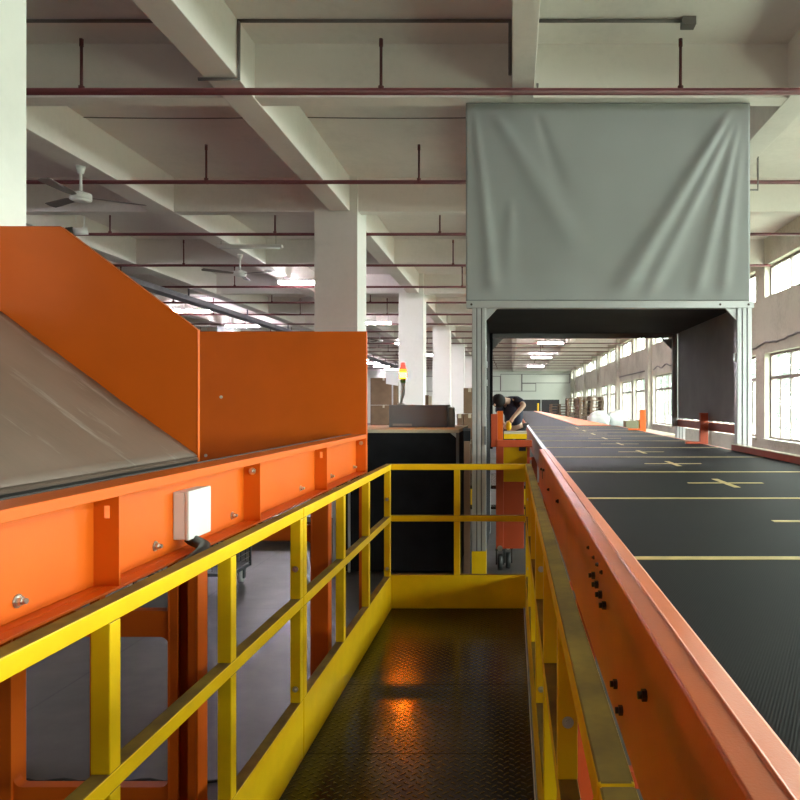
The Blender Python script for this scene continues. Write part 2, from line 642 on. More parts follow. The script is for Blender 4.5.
tb = thing('ceiling_light', 'temporary', 'light', (0, 0, 0), 'hanging tube lights')
MB().box(-.62, .62, -.10, .10, .048, .09).build('housing', 'white', tb, .006)
for sy in (-.055, .055):
    MB().cyl((-.60, sy, .02), (.60, sy, .02), .032, 12).build('tube', 'tube', tb)
for sx in (-.61, .595):
    MB().box(sx, sx + .015, -.09, .09, -.015, .06).build('end_cap', 'white', tb)
for sx in (-.5, .5):
    MB().cyl((sx, 0, .085), (sx, 0, .68), .004, 5).build('hanger', 'conduit', tb)
rows = []
for y, lab in [(16.4, 'lit white tube light just left of the big middle column'), (24.6, 'lit white tube light seen just right of the big middle column'),
               (32.8, 'lit white tube light hidden behind the second column'), (40.6, 'small lit tube light seen between the second and third columns')]:
    rows.append((-4.85, y, lab))
for k, y in enumerate([21.4, 25.5, 37.2, 40.6, 45.0, 48.6, 52.7, 57.4]):
    rows.append((-9.8, y, 'lit tube light in the row above the orange end panel, %s from the camera' % ORD[k]))
for k, y in enumerate([15.8, 24.0, 32.7, 42.7, 53.0]):  # the two nearest the curtain are hidden by it, added for light
    rows.append((1.8, y, 'lit tube light over the wide belt beyond the curtain, %s from the curtain' % ORD[k]))
for k, y in enumerate([5.2, 9.7]):  # added out of view to brighten the ceiling and column fronts
    rows.append((-9.8, y, 'added fill tube light out of view past the orange side plate, %s from the left column' % ORD[k]))
for k, y in enumerate([1.2, 5.2, 9.7, 37.2, 41.5, 45.0, 48.6, 52.7, 57.4]):  # extra row, never in view, added to lift the hall's brightness
    rows.append((-15.0, y, 'added unseen fill tube light deep in the left half of the hall, %s from the camera' % ORD[k]))
for i, (x, y, lab) in enumerate(rows):
    t = tb if i == 0 else copy_tree(tb)
    t.location = (x, y, CZ + 2.82)
    t['label'] = lab
un = thing('ceiling_light', 'unlit thin tube light hanging left of the big middle column', 'light', (-4.78, 12.75, CZ + 2.82))
MB().box(-5.38, -4.18, 12.70, 12.80, CZ + 2.85, CZ + 2.90).build('housing', 'white', un, .008)
MB().cyl((-5.33, 12.75, CZ + 2.84), (-4.23, 12.75, CZ + 2.84), .014, 8).build('tube', 'white', un)
for x in (-5.3, -4.3):
    MB().cyl((x, 12.75, CZ + 2.88), (x, 12.75, SLAB), .004, 5).build('hanger', 'conduit', un)


def fan(y, x, label, a0):
    z = CZ + 2.58
    f = thing('ceiling_fan', label, 'fan', (x, y, BEAM), 'ceiling fans')
    MB().cyl((x, y, BEAM), (x, y, BEAM - .10), .055, 14, .035).build('canopy', 'white', f)
    MB().cyl((x, y, BEAM - .05), (x, y, z + .06), .017, 10).build('rod', 'white', f)
    MB().cyl((x, y, z + .07), (x, y, z + .045), .05, 16, .09).cyl((x, y, z + .045), (x, y, z - .03), .125, 20).cyl((x, y, z - .03), (x, y, z - .055), .12, 20, .07).build('motor', 'white', f)
    for k in range(3):
        a = a0 + 2 * PI * k / 3
        d = Vector((math.cos(a), math.sin(a), 0))
        s = Vector((-math.sin(a), math.cos(a), .18))
        c = Vector((x, y, z + .0))
        q = [c + d * .13 - s * .03, c + d * .25 - s * .055, c + d * .71 - s * .065, c + d * .73, c + d * .71 + s * .065, c + d * .25 + s * .055, c + d * .13 + s * .03]
        MB().prism(q, (0, 0, .008)).build('blade', 'fan_blade', f)


fan(8.75, -5.39, 'white ceiling fan with dark blades hanging near the left column', math.radians(30))
fan(13.9, -5.4, 'smaller looking ceiling fan hanging behind the unlit tube light', math.radians(-20))
fan(28.6, -5.4, 'distant ceiling fan seen between the first and second columns', math.radians(10))

cam_t = thing('security_camera', 'small white security camera on a bracket under the beam', 'camera', (-6.86, 11.0, BEAM))
cx, cy, cz = -6.86, 11.1, CZ + 2.76
MB().cyl((cx + .08, cy, BEAM + .006), (cx + .08, cy, cz + .05), .012, 8).cyl((cx - .06, cy, BEAM + .006), (cx - .06, cy, cz + .12), .006, 8).cyl((cx + .08, cy, cz + .05), (cx + .02, cy, cz + .01), .012, 8).build('bracket', 'white', cam_t)
MB().cyl((cx + .1, cy + .05, cz), (cx - .08, cy - .02, cz - .03), .06, 14).build('housing', 'white', cam_t)
MB().cyl((cx - .08, cy - .02, cz - .03), (cx - .17, cy - .05, cz - .05), .075, 14).build('lens_hood', 'rubber', cam_t)

ty = thing('cable_tray', 'long dark cable tray running down the hall above the orange panel', 'tray', (-8.32, 30, CZ + 2.66))
tm = MB()
tm.box(-8.47, -8.45, 9, 62, CZ + 2.62, CZ + 2.74).box(-8.19, -8.17, 9, 62, CZ + 2.62, CZ + 2.74).box(-8.45, -8.19, 9, 62, CZ + 2.62, CZ + 2.635)
tm.build('trough', 'tray', ty)
for y in range(10, 62, 4):
    MB().box(-8.34, -8.30, y, y + .03, CZ + 2.63, BEAM).build('hanger', 'tray', ty)

cd = MB().tube([(-2.50 + .018, 6.36, SLAB - .02), (-.02, 6.36, SLAB - .02)], .016)
cd.tube([(-2.482, 6.36, SLAB - .01), (-2.482, 6.36, BEAM - .018), (-2.85, 6.36, BEAM - .018)], .016)
cd.tube([(-.018, 6.36, SLAB - .01), (-.018, 6.36, BEAM + .02)], .016)
tag(cd.build('conduit', 'conduit'), 'thin grey conduit along the slab and down both ceiling beams', 'conduit')
c2 = MB().tube([(.23, 6.36, SLAB - .02), (1.60, 6.36, SLAB - .02)], .016).box(1.54, 1.66, 6.31, 6.41, SLAB - .075, SLAB)
c2.tube([(.08, 6.6, BEAM - .016), (.24, 6.6, BEAM - .016), (.24, 6.6, BEAM + .05)], .013)
tag(c2.build('conduit', 'conduit'), 'grey conduit on the slab above the grey curtain ending in a socket', 'conduit')
c3 = MB().tube([(-9, 6.36, SLAB - .02), (-2.81, 6.36, SLAB - .02)], .016)
tag(c3.build('conduit', 'conduit'), 'grey conduit on the slab beside the left column top', 'conduit')
c4 = MB().tube([(-5.2 + .27 * k, 8.5, SLAB - .02 - .012 * math.sin(PI * k / 9)) for k in range(10)], .007)
tag(c4.build('ceiling_cable', 'conduit'), 'thin cable stretched under the slab above the ceiling fan', 'cable')
c5 = MB().tube([(-2.48 + .25 * k, 8.5, SLAB - .02 - .012 * math.sin(PI * k / 9)) for k in range(10)], .007)
tag(c5.build('ceiling_cable', 'conduit'), 'thin cable stretched under the slab left of the grey curtain', 'cable')
wc = []
for k in range(25):
    y = 11.5 + k * .2
    wc.append((XR - .02, y, CZ + 1.35 - .025 * k * .2 + .035 * math.sin(k * .9) * (1 if k % 3 else .3)))
tag(MB().tube(wc, .02).build('wall_cable', 'conduit'), 'sagging grey cable along the right wall above the nearest window', 'cable')
wc = [(XR - .02, 19.6 + k * .25, CZ + 1.34 + .05 * math.sin(k * 1.1)) for k in range(28)]
tag(MB().tube(wc, .022).build('wall_cable', 'conduit'), 'sagging cable on the wall seen inside the tunnel mouth', 'cable')
wc = [(XR - .03, 27.6, CZ + 1.45), (XR - .03, 27.6, CZ + 1.33), (XR - .03, 34.7, CZ + 1.33)]
tag(MB().tube(wc, .03).build('wall_pipe', 'conduit'), 'grey pipe on the far right wall between the pilasters', 'pipe')
sg = MB().tube([(3.02, 8.6, BEAM - .15), (3.02, 8.6, BEAM - .34), (2.62, 8.6, BEAM - .34), (2.62, 8.6, BEAM)], .013)
sg.tube([(3.02, 8.6, BEAM - .15), (3.02, 8.6, SLAB)], .013)
tag(sg.build('conduit', 'conduit'), 'thin conduit loop hanging right of the grey curtain top', 'conduit')

# ------------------------------------------------------------------ walkway and railings
WT = .20
wk = thing('walkway', 'dark raised steel walkway floor between the two conveyors', 'walkway', (-.43, 2.0, 0))
ys = [5.40 - .765 * k for k in range(10)]
for a, b in zip(ys[1:], ys[:-1]):
    MB().box(-.913, .088, a + .002, b - .002, WT - .012, WT).build('tread_plate', 'plate', wk)
MB().box(.0875, .0915, ys[-1], 5.39, WT - .03, WT + .016).build('edge_strip', 'alu', wk)
sub = MB()
for x in (-.912, -.45, .04):
    sub.box(x, x + .05, ys[-1], 5.4, WT - .09, WT - .0125)
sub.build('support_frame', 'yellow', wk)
for x in (-.912, .04):
    for y in (-1.2, 1.0, 3.2, 5.2):
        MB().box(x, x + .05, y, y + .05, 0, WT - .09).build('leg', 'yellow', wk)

T = .045
RT = CZ - .455                    # top of the top rail
MR = CZ - .845                    # top of the mid rail
TB = CZ - 1.295                   # top of the toe board


def side_railing(x0, y0, y1, posts, label, bolts, inner):
    x1 = x0 + T
    r = thing('guard_railing', label, 'railing', ((x0 + x1) / 2, (y0 + y1) / 2, WT), 'yellow guard railings')
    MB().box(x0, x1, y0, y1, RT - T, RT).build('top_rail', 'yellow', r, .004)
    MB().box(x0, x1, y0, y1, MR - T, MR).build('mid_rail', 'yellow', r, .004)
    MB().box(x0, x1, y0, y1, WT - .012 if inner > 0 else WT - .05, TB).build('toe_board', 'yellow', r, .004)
    for p in posts:
        pm = MB().box(x0, x1, p, p + T, TB, MR - T).box(x0, x1, p, p + T, MR, RT - T)
        po = pm.build('post', 'yellow', r, .003)
        if p in bolts:
            for z in (CZ - .715, CZ - 1.235):
                MB().hexbolt(((x0 + x1) / 2, p, z), (0, -1, 0), .009, .014).build('bolt', 'bolt', po)


XI = -.915
side_railing(XI - T, .84, 3.075, [.85, 1.593, 2.28, 3.03], 'left yellow railing panel, the near one beside the camera', [3.03], 1)
side_railing(XI - T, 3.08, 5.345, [3.08, 3.81, 4.47, 5.25], 'left yellow railing panel, the one ending at the far corner', [5.25], 1)
side_railing(XI - T, -1.45, .835, [-1.44, -.7, .79], 'left yellow railing panel behind the camera', [], 1)
XO = .103
side_railing(XO, .84, 3.075, [.85, 1.573, 2.28, 3.03], 'right yellow railing panel, the near one along the wide conveyor', [3.03, 1.573], -1)
side_railing(XO, 3.08, 5.345, [3.08, 3.81, 4.47, 5.25], 'right yellow railing panel, the one ending at the far corner', [5.25], -1)
side_railing(XO, -1.45, .835, [-1.44, -.7, .79], 'right yellow railing panel behind the camera', [], -1)
fr = thing('guard_railing', 'yellow railing closing the far end of the walkway', 'railing', (-.41, 5.32, WT), 'yellow guard railings')
fx0, fx1 = XI + .001, XO - .001
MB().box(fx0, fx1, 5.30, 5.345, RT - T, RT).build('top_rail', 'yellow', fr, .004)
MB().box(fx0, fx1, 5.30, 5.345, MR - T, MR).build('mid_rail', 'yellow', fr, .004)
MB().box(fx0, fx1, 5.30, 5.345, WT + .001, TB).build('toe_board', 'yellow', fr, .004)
px = -.44
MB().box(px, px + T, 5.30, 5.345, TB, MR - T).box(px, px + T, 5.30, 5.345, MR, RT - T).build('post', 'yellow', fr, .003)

# ------------------------------------------------------------------ left conveyor
LX = -1.045                      # outer face
WEB = -1.115
LT, LB = CZ - .217, CZ - .493
YE = 5.02
lc = thing('belt_conveyor', 'orange channel-sided conveyor on box legs left of the walkway', 'conveyor', (-1.4, 2.0, 0))
bm1 = MB()
Yn = -1.6
bm1.box(WEB - .008, WEB, Yn, YE, LB + .008, LT - .006)
bm1.box(WEB - .035, LX, Yn, YE, LT - .006, LT)
bm1.box(LX - .006, LX, Yn, YE, LT - .029, LT - .006)
bm1.box(WEB - .008, LX, Yn, YE, LB, LB + .008)
beam = bm1.build('side_beam', 'orange', lc, .002)
for y in (-1.25, -.21, .83, 1.865, 2.91, 3.96, 5.005):
    za, zb = LB + .008, LT - .029
    if y in (1.865, 3.96, .83):
        h0, h1, hx0, hx1 = LT - .088, LT - .054, -1.0865, -1.0715
        sm = MB().box(WEB, LX - .002, y, y + .007, za, h0).box(WEB, LX - .002, y, y + .007, h1, zb).box(WEB, hx0, y, y + .007, h0, h1).box(hx1, LX - .002, y, y + .007, h0, h1)
        st = sm.build('stiffener', 'orange', beam)
    else:
        st = MB().box(WEB, LX - .002, y, y + .007, za, zb).build('stiffener', 'orange', beam)
        MB().hexbolt((-1.079, y, LT - .062), (0, -1, 0), .010, .02).build('bolt', 'bolt', st)
for y in (.37, .97, 1.577, 2.186, 2.787, 3.69, 4.31, 4.93):
    MB().hexbolt((WEB, y, CZ - .444), (1, 0, 0), .011, .022).build('bolt', 'bolt', beam)
bm2 = MB().box(-1.795, -1.787, Yn, YE, LB, CZ - .385).box(-1.86, -1.787, Yn, YE, LB, LB + .006)
bm2.build('side_beam', 'orange', lc)
MB().box(-1.775, -1.150, Yn, YE - .01, CZ - .395, CZ - .368).build('belt', 'dark_belt', lc)
MB().box(WEB - .042, WEB - .0355, Yn, YE - .02, LT - .05, LT + .004).build('skirt', 'dark_belt', lc)


def channel_leg(mb, x0, x1, y0, y1, z0, z1, slot):
    t = .008
    mb.box(x0, x0 + t, y0, y1, z0, z1).box(x1 - t, x1, y0, y1, z0, z1).box(x0 + t, x1 - t, y1 - t, y1, z0, z1)
    if slot:
        w = (x1 - x0) * .34
        mb.box(x0 + t, x0 + w, y0, y0 + t, z0, z1).box(x1 - w, x1 - t, y0, y0 + t, z0, z1)
    else:
        mb.box(x0 + t, x1 - t, y0, y0 + t, z0, z1)


for yl, slot in ((2.34, True), (4.0, False), (.5, False), (-1.0, False)):
    m1 = MB()
    channel_leg(m1, -1.152, -1.05, yl, yl + .075, 0, LB, slot)
    m1.build('leg', 'orange', lc, .002)
    m1 = MB()
    xl0, xl1 = (-1.79, -1.675) if slot else (-1.86, -1.785)
    channel_leg(m1, xl0, xl1, yl, yl + .075, 0, LB, False)
    m1.build('leg', 'orange', lc, .002)
    # cross frame plate with a round-cornered opening
    xa, xb = xl1, -1.152
    zt, zb = CZ - .782, CZ - 1.287
    p1 = MB().box(xa, xb, yl + .01, yl + .05, zt, CZ - .695)
    p2 = MB().box(xa, xb, yl + .01, yl + .05, zb - .09, zb)
    r = .03
    for (cx_, cz_, sx, sz) in ((xa, zt, 1, -1), (xb, zt, -1, -1), (xa, zb, 1, 1), (xb, zb, -1, 1)):
        poly = [(cx_, yl + .01, cz_)] + [(cx_ + sx * (r - r * math.sin(q)), yl + .01, cz_ + sz * (r - r * math.cos(q))) for q in [PI / 2 * k / 5 for k in range(6)]]
        if sz < 0 or slot:
            (p1 if sz < 0 else p2).prism(poly, (0, .04, 0))
    p1.build('cross_frame', 'orange', lc)
    if slot:
        p2.build('foot_frame', 'orange', lc)

jb = thing('junction_box', 'small white junction box on the side of the left conveyor', 'box', (WEB, 2.38, CZ - .447))
MB().box(WEB, -1.075, 2.30, 2.465, CZ - .447, CZ - .289).build('base', 'white_plastic', jb, .004)
MB().box(-1.0748, -1.060, 2.298, 2.467, CZ - .449, CZ - .287).build('cover', 'white_plastic', jb, .004)
gl = [(x, y, CZ + h) for x, y, h in ((-1.083, 2.345, -.446), (-1.075, 2.35, -.456), (-1.05, 2.34, -.463), (-1.015, 2.31, -.468), (-.998, 2.26, -.474), (-1.0, 2.20, -.485), (-1.012, 2.12, -.50), (-1.03, 2.04, -.52))]
MB().tube(gl, .019, 12).build('cable_elbow', 'rubber', jb)

# ------------------------------------------------------------------ chute
ch = thing('parcel_chute', 'worn brown slide with an orange side plate above the left conveyor', 'chute', (-1.9, 2.3, 0))
CY0, CY1 = 1.15, 3.25
SX0, SX1 = -1.46, -2.379          # foot and head of the slide
SL = .728


def slide_z(x):
    return CZ - .241 + SL * (SX0 - x)


sv_, sf_ = [], []
na, nb_ = 24, 40
for i_ in range(na + 1):
    for j_ in range(nb_ + 1):
        x = SX0 + (SX1 - SX0) * i_ / na
        y = CY0 + (CY1 - .004 - CY0) * j_ / nb_
        dent = .006 * noise.noise(Vector((x * 2.6, y * 2.1, .3))) + .003 * noise.noise(Vector((x * 7, y * 5, 2.)))
        sv_.append((x, y, slide_z(x) + dent * min(1, i_ / 3)))
for i_ in range(na):
    for j_ in range(nb_):
        a = i_ * (nb_ + 1) + j_
        sf_.append((a, a + 1, a + nb_ + 2, a + nb_ + 1))
slo = MB().add(sv_, sf_, True).build('slide', 'slide', ch)
sm_ = slo.modifiers.new('thick', 'SOLIDIFY')
sm_.thickness = .005
sm_.offset = 0
MB().prism([(SX0 - .012, CY0, slide_z(SX0) + .004), (SX0 + .006, CY0, slide_z(SX0) - .010), (SX0 + .006, CY0, slide_z(SX0) - .018), (SX0 - .012, CY0, slide_z(SX0) - .014)], (0, CY1 - CY0 - .004, 0)).build('lip', 'slide', ch)
MB().box(SX0 - .004, SX0 + .001, CY0, CY1 - .004, CZ - .365, slide_z(SX0) - .016).build('apron', 'dark_belt', ch)
for yy, t in ((CY1, .004), (CY0 - .004, .004)):
    prof = [(SX0, -.365), (SX0, .344), (-2.098, .826), (SX1, .826), (SX1, .36), (SX1 + .02, .36)]
    sp = MB().prism([(x, yy, CZ + h) for x, h in prof], (0, t, 0))
    for (xa, ha), (xb, hb) in zip(prof[0:3], prof[1:4]):
        d = Vector((xb - xa, 0, hb - ha)).normalized()
        nn = Vector((-d.z, 0, d.x)) * -1
        mid = Vector((-2.0, yy, CZ + .3))
        a, b = Vector((xa, yy, CZ + ha)), Vector((xb, yy, CZ + hb))
        if (mid - a).dot(nn) < 0:
            nn = -nn
        sp.prism([a, b, b + nn * .004, a + nn * .004], (0, .026, 0) if yy > 2 else (0, -.026, 0))
    sp.build('side_plate', 'orange', ch, .0012)
for x, y in ((-2.36, 1.16), (-2.36, 2.70)):
    MB().box(x, x + .045, y, y + .045, 0, slide_z(x + .045) - .01).build('leg', 'orange', ch)
for x, y in ((-1.93, 1.16), (-1.93, 3.20)):
    MB().box(x, x + .045, y, y + .045, 0, slide_z(x + .045) - .01).build('leg', 'orange', ch)

eg = thing('end_guard', 'upright orange guard plate across the far end of the left conveyor', 'guard', (-1.6, 5.05, 0))
e0, e1, et, eb = -2.34, -1.046, CZ + .521, CZ - .47
ep = MB().box(e0, e1, 5.03, 5.034, LT, et).box(e0, WEB - .04, 5.03, 5.034, eb, LT)
ep.box(e1 - .004, e1, 5.034, 5.062, LT, et).box(e0, e0 + .004, 5.034, 5.062, eb, et).box(e0, e1, 5.034, 5.06, et - .004, et)
ep.box(-1.110, -1.046, 5.03, 5.062, LB - .02, LT)
epo = ep.build('plate', 'orange', eg, .0012)
for x, z in ((-2.20, CZ - .37), (-2.09, CZ + .05), (-1.09, CZ - .26)):
    MB().hexbolt((x, 5.03, z), (0, -1, 0), .008, .006).build('bolt', 'bolt', epo)
for x in (-2.33, -1.10):
    MB().box(x, x + .05, 5.036, 5.086, 0, CZ - .30).build('post', 'orange', eg)

# ------------------------------------------------------------------ wide conveyor on the right
D = .454
BZ = CZ - D
BX0, BX1 = .334, 2.16
RTOP = CZ - .400
YB0 = -2.0
YB1, YB2 = 14.8, 45.0
wcv = thing('wide_belt_conveyor', 'long wide black belt conveyor with orange side frame on the right', 'conveyor', (1.25, 6, 0))
bl = MB().box(BX0, BX1, YB0, YB1, BZ - .02, BZ).box(BX0, 1.36, YB1, YB2, BZ - .02, BZ)
belt = bl.build('belt', 'belt', wcv)
ns = 0
for k in range(-2, 12):
    y = 2.06 + 1.31 * k
    if y < YB1 - .2:
        MB().box(BX0 + .01, BX1 - .01, y - .02, y + .02, BZ, BZ + .0015).build('tape_line', 'tape', belt)
    y += .65
    if y < YB1 - .4:
        x = 1.225
        MB().box(x - .215, x + .215, y - .018, y + .018, BZ, BZ + .0015).box(x - .018, x + .018, y - .215, y - .018, BZ, BZ + .0015).box(x - .018, x + .018, y + .018, y + .215, BZ, BZ + .0015).build('tape_cross', 'tape', belt)
# left side frame: folded rim from the near end up to y = 6.25, plain rim beyond
prof = [(.240, CZ - .72), (.240, RTOP - .004), (.244, RTOP), (.281, RTOP), (.2825, RTOP + .003), (.2855, RTOP + .003), (.287, RTOP), (.322, RTOP - .006), (.330, RTOP - .012), (.330, BZ - .05), (.324, BZ - .05), (.324, RTOP - .018), (.252, RTOP - .010), (.252, CZ - .72), (.310, CZ - .72), (.310, CZ - .726), (.240, CZ - .726)]
rim = MB().prism([(x, YB0, z) for x, z in prof], (0, 8.22, 0)).build('side_frame', 'rail_orange', wcv, .002)
MB().box(.290, .332, 6.22, YB2, CZ - .70, BZ + .012).build('side_frame', 'rail_orange', wcv, .002)
MB().box(.290, .332, 6.22, 16.0, BZ + .012, BZ + .028).build('edge_cap', 'alu', wcv)
for k, y in enumerate((1.79, 1.87, 1.95, 2.03)):
    MB().hexbolt((.240, y, CZ - .515 + .006 * k), (-1, 0, 0), .011, .018, False).build('bolt', 'dark_bolt', rim)
for k, y in enumerate((1.86, 1.95, 2.04, 2.18)):
    MB().hexbolt((.240, y, CZ - .447), (-1, 0, 0), .006, .008, False).build('bolt', 'dark_bolt', rim)
for y, z in ((1.25, CZ - .52), (1.60, CZ - .64), (1.52, CZ - .665), (3.6, CZ - .50), (4.5, CZ - .55), (5.2, CZ - .49), (5.6, CZ - .52)):
    MB().hexbolt((.240, y, z), (-1, 0, 0), .011, .016, False).build('bolt', 'dark_bolt', rim)
MB().box(.238, .2399, 5.45, 5.52, CZ - .585, CZ - .51).build('slot', 'rubber', rim)
MB().box(2.162, 2.215, YB0, 6.9, CZ - .72, RTOP).build('side_frame', 'red_orange', wcv, .003)
MB().box(2.160, 2.217, YB0, 6.9, RTOP, RTOP + .006).build('edge_cap', 'beige', wcv)
MB().box(2.162, 2.215, 6.9, YB1, CZ - .70, BZ - .002).build('side_frame', 'red_orange', wcv)
for y in (-.9, 2.9, 6.0, 9.6, 13.6, 20, 27, 34, 41):
    xr = 2.20 if y < 14 else 1.36
    for x in (.27, xr - .08):
        MB().box(x, x + .075, y, y + .075, 0, CZ - .727).build('leg', 'red_orange', wcv)
    MB().box(.345, xr - .08, y + .01, y + .065, .15, .22).build('foot_bar', 'red_orange', wcv)
    MB().box(.345, xr - .08, y + .01, y + .065, CZ - .72, CZ - .64).build('cross_bar', 'red_orange', wcv)

od = thing('conveyor_deck', 'bright orange flat deck beside the far part of the belt', 'deck', (1.75, 29, 0))
MB().prism([(1.40, 14.85, BZ + .004), (2.10, 14.85, BZ + .004), (1.70, 45.0, BZ + .004), (1.40, 45.0, BZ + .004)], (0, 0, -.04)).build('top_plate', 'deck_orange', od)
for y in (15.5, 22.5, 29.5, 36.5, 43.5):
    MB().box(1.5, 1.56, y, y + .06, 0, BZ - .036).build('leg', 'red_orange', od)


def guide_post(x, y, label, m, foot, wd, zb):
    g = thing('guide_post', label, 'post', (x, y, BZ), 'upright guide posts along the belt')
    MB().box(x, x + wd, y, y + .06, zb, CZ - .10).build('upright', m, g, .003)
    MB().box(x - foot, x, y, y + .06, BZ + .003, BZ + .03).build('foot', m, g, .003)


guide_post(2.125, 7.9, 'dark red guide post at the right belt edge inside the tunnel', 'red_orange', .16, .09, BZ + .003)
guide_post(2.216, 12.1, 'bright orange guide post on the right belt edge beyond the tunnel', 'deck_orange', .2, .10, CZ - .6)

# ------------------------------------------------------------------ scanning tunnel
BY, BR = 6.9, 9.45
bt = thing('scanning_tunnel', 'grey curtained aluminium tunnel frame standing over the wide belt', 'tunnel', (.98, 8.2, 0))


def profile_post(x0, x1, y0, y1, z0, z1, nm, yellow=False):
    g = .012
    n_ = 3
    body = MB().box(x0 + g, x1 - g, y0 + g, y1 - g, z0, z1)
    rib = MB()
    w = (x1 - x0)
    for k in range(n_):
        a = x0 + w * k / n_ + .006
        b = x0 + w * (k + 1) / n_ - .006
        rib.box(a, b, y0, y0 + g, z0, z1).box(a, b, y1 - g, y1, z0, z1)
    rib.box(x0, x0 + g, y0 + .005, y1 - .005, z0, z1).box(x1 - g, x1, y0 + .005, y1 - .005, z0, z1)
    o = rib.build(nm, 'alu', bt, .001)
    body.build('groove', 'alu_dark', o)
    if yellow:
        MB().box(x0 - .002, x1 + .002, y0 - .003, y1 + .003, .02, .30).build('yellow_band', 'yellow', o)
    return o


HB = CZ + .946
HT = CZ + 1.015
profile_post(-.394, -.256, BY, BY + .09, 0, HB, 'front_post', True)
profile_post(2.220, 2.366, BY, BY + .09, 0, HB, 'front_post', True)
profile_post(-.394, -.290, BR, BR + .09, 0, HB, 'rear_post')
profile_post(2.222, 2.34, BR, BR + .09, 0, HB, 'rear_post')
MB().box(-.45, 2.385, BY - .005, BY + .09, HB, HT).build('cross_bar', 'alu', bt, .003)
MB().box(-.394, 2.34, BR, BR + .09, HB, HT).build('cross_bar', 'tunnel', bt)
MB().box(-.394, -.31, BY + .09, BR, HB, HT).build('top_rail', 'alu', bt)
MB().box(2.26, 2.34, BY + .09, BR, HB, HT).build('top_rail', 'alu', bt)
for x in (-.4, 2.05, 2.33):
    MB().hexbolt((x, BY - .005, (HB + HT) / 2), (0, -1, 0), .008, .006).build('bolt', 'dark_bolt', bt)
MB().box(-.32, 2.25, BY + .10, BR, HB + .005, HB + .02).build('roof_cloth', 'tunnel_black', bt)
MB().box(-.29, 2.23, BR - .01, BR - .004, HB - .06, HB + .005).build('rear_valance', 'tunnel', bt)
MB().box(2.228, 2.234, BY + .10, BR - .06, CZ - .19, HB + .005).build('side_cloth', 'tunnel', bt)
MB().box(2.16, 2.22, BR - .06, BR + .03, CZ - .30, HB).build('rear_flap', 'tunnel', bt)
MB().box(-.300, -.294, BY + .10, BR, .05, HB + .005).build('side_cloth', 'black', bt)
MB().box(-.292, -.26, BR - .08, BR + .02, CZ - .6, HB).build('rear_flap', 'black', bt)
MB().box(2.225, 2.30, BY + .09, BR, CZ - .30, CZ - .21).build('side_rail', 'red_orange', bt)
for x, s in ((-.256, 1), (2.22, -1)):
    MB().prism([(x, BY + .02, HB), (x + s * .11, BY + .02, HB), (x, BY + .02, HB - .12)], (0, .03, 0)).build('corner_brace', 'alu', bt)
for x, s in ((-.26, 1), (2.16, -1)):
    MB().prism([(x, BR + .02, HB - .06), (x + s * .14, BR + .02, HB - .06), (x, BR + .02, HB - .21)], (0, .03, 0)).build('corner_brace', 'tunnel', bt)
for z in (CZ + .38, CZ + .2):
    MB().box(-.256, -.245, BY + .02, BY + .07, z - .02, z + .04).build('hinge', 'alu', bt)
MB().box(2.195, 2.22, BY + .03, BY + .07, CZ + .42, CZ + .50).build('hinge', 'alu', bt)
MB().box(-.275, -.255, BY - .025, BY, CZ - .40, CZ - .22).build('latch', 'alu_dark', bt)
# upper cloth with folds
cx0, cx1, cz0, cz1 = -.455, 2.345, HT, BEAM - .004
NX, NZ = 120, 90
vs, fs = [], []
for j in range(NZ + 1):
    for i in range(NX + 1):
        u, w = i / NX, j / NZ
        d = 0

        def fold(pu, pw, qu, qw, width, depth):
            ax, az = (qu - pu), (qw - pw)
            L = math.hypot(ax, az)
            t_ = ((u - pu) * ax + (w - pw) * az) / (L * L)
            dist = ((u - pu) * az - (w - pw) * ax) / L
            wd = width * (.35 + .65 * max(0, min(1, t_)))
            fade = max(0, min(1, t_ * 6 + .3)) * max(0, min(1, (1.15 - t_) * 4))
            return depth * math.exp(-(dist / wd) ** 2) * fade

        d += fold(.93, .96, .52, -.02, .045, .042)
        d += fold(.94, .9, .62, -.02, .035, .028)
        d += fold(.96, .9, .80, -.02, .03, .022)
        d += fold(.97, .8, .90, -.02, .025, .016)
        d += fold(.10, .95, .36, .35, .05, .018)
        d -= fold(.25, .95, .34, .55, .03, .010)
        d += fold(.03, .95, .10, -.02, .03, .022)
        d += fold(.16, .5, .14, -.02, .04, .010)
        d += .010 * noise.noise(Vector((u * 3.2, w * 2.4, 1.7))) + .004 * noise.noise(Vector((u * 9, w * 7, 4.2)))
        edge = min(1, u * 14, (1 - u) * 14, w * 10, (1 - w) * 10)
        vs.append((cx0 + (cx1 - cx0) * u, BY - d * edge, cz0 + (cz1 - cz0) * w))
for j in range(NZ):
    for i in range(NX):
        a = j * (NX + 1) + i
        fs.append((a, a + 1, a + NX + 2, a + NX + 1))
cl = MB().add(vs, fs, True).build('front_curtain', 'cloth', bt)
so = cl.modifiers.new('thick', 'SOLIDIFY')
so.thickness = .004
so.offset = 1
for x in (cx0 + .0, cx1 - .035):
    MB().box(x, x + .035, BY + .012, BY + .045, HT, BEAM - .006).build('upper_post', 'alu', bt)
MB().box(cx0 + .035, cx1 - .035, BY + .012, BY + .045, BEAM - .05, BEAM - .006).build('upper_bar', 'alu', bt)

# ------------------------------------------------------------------ support unit beside the belt, ahead of the walkway
UY = 7.35
su = thing('conveyor_support', 'orange and yellow support unit on black castors just beyond the walkway', 'support', (0, UY, 0))
cf = UY / 700


def ux(p): return (p - 512) * cf
def uz(p): return CZ + (404 - p) * cf


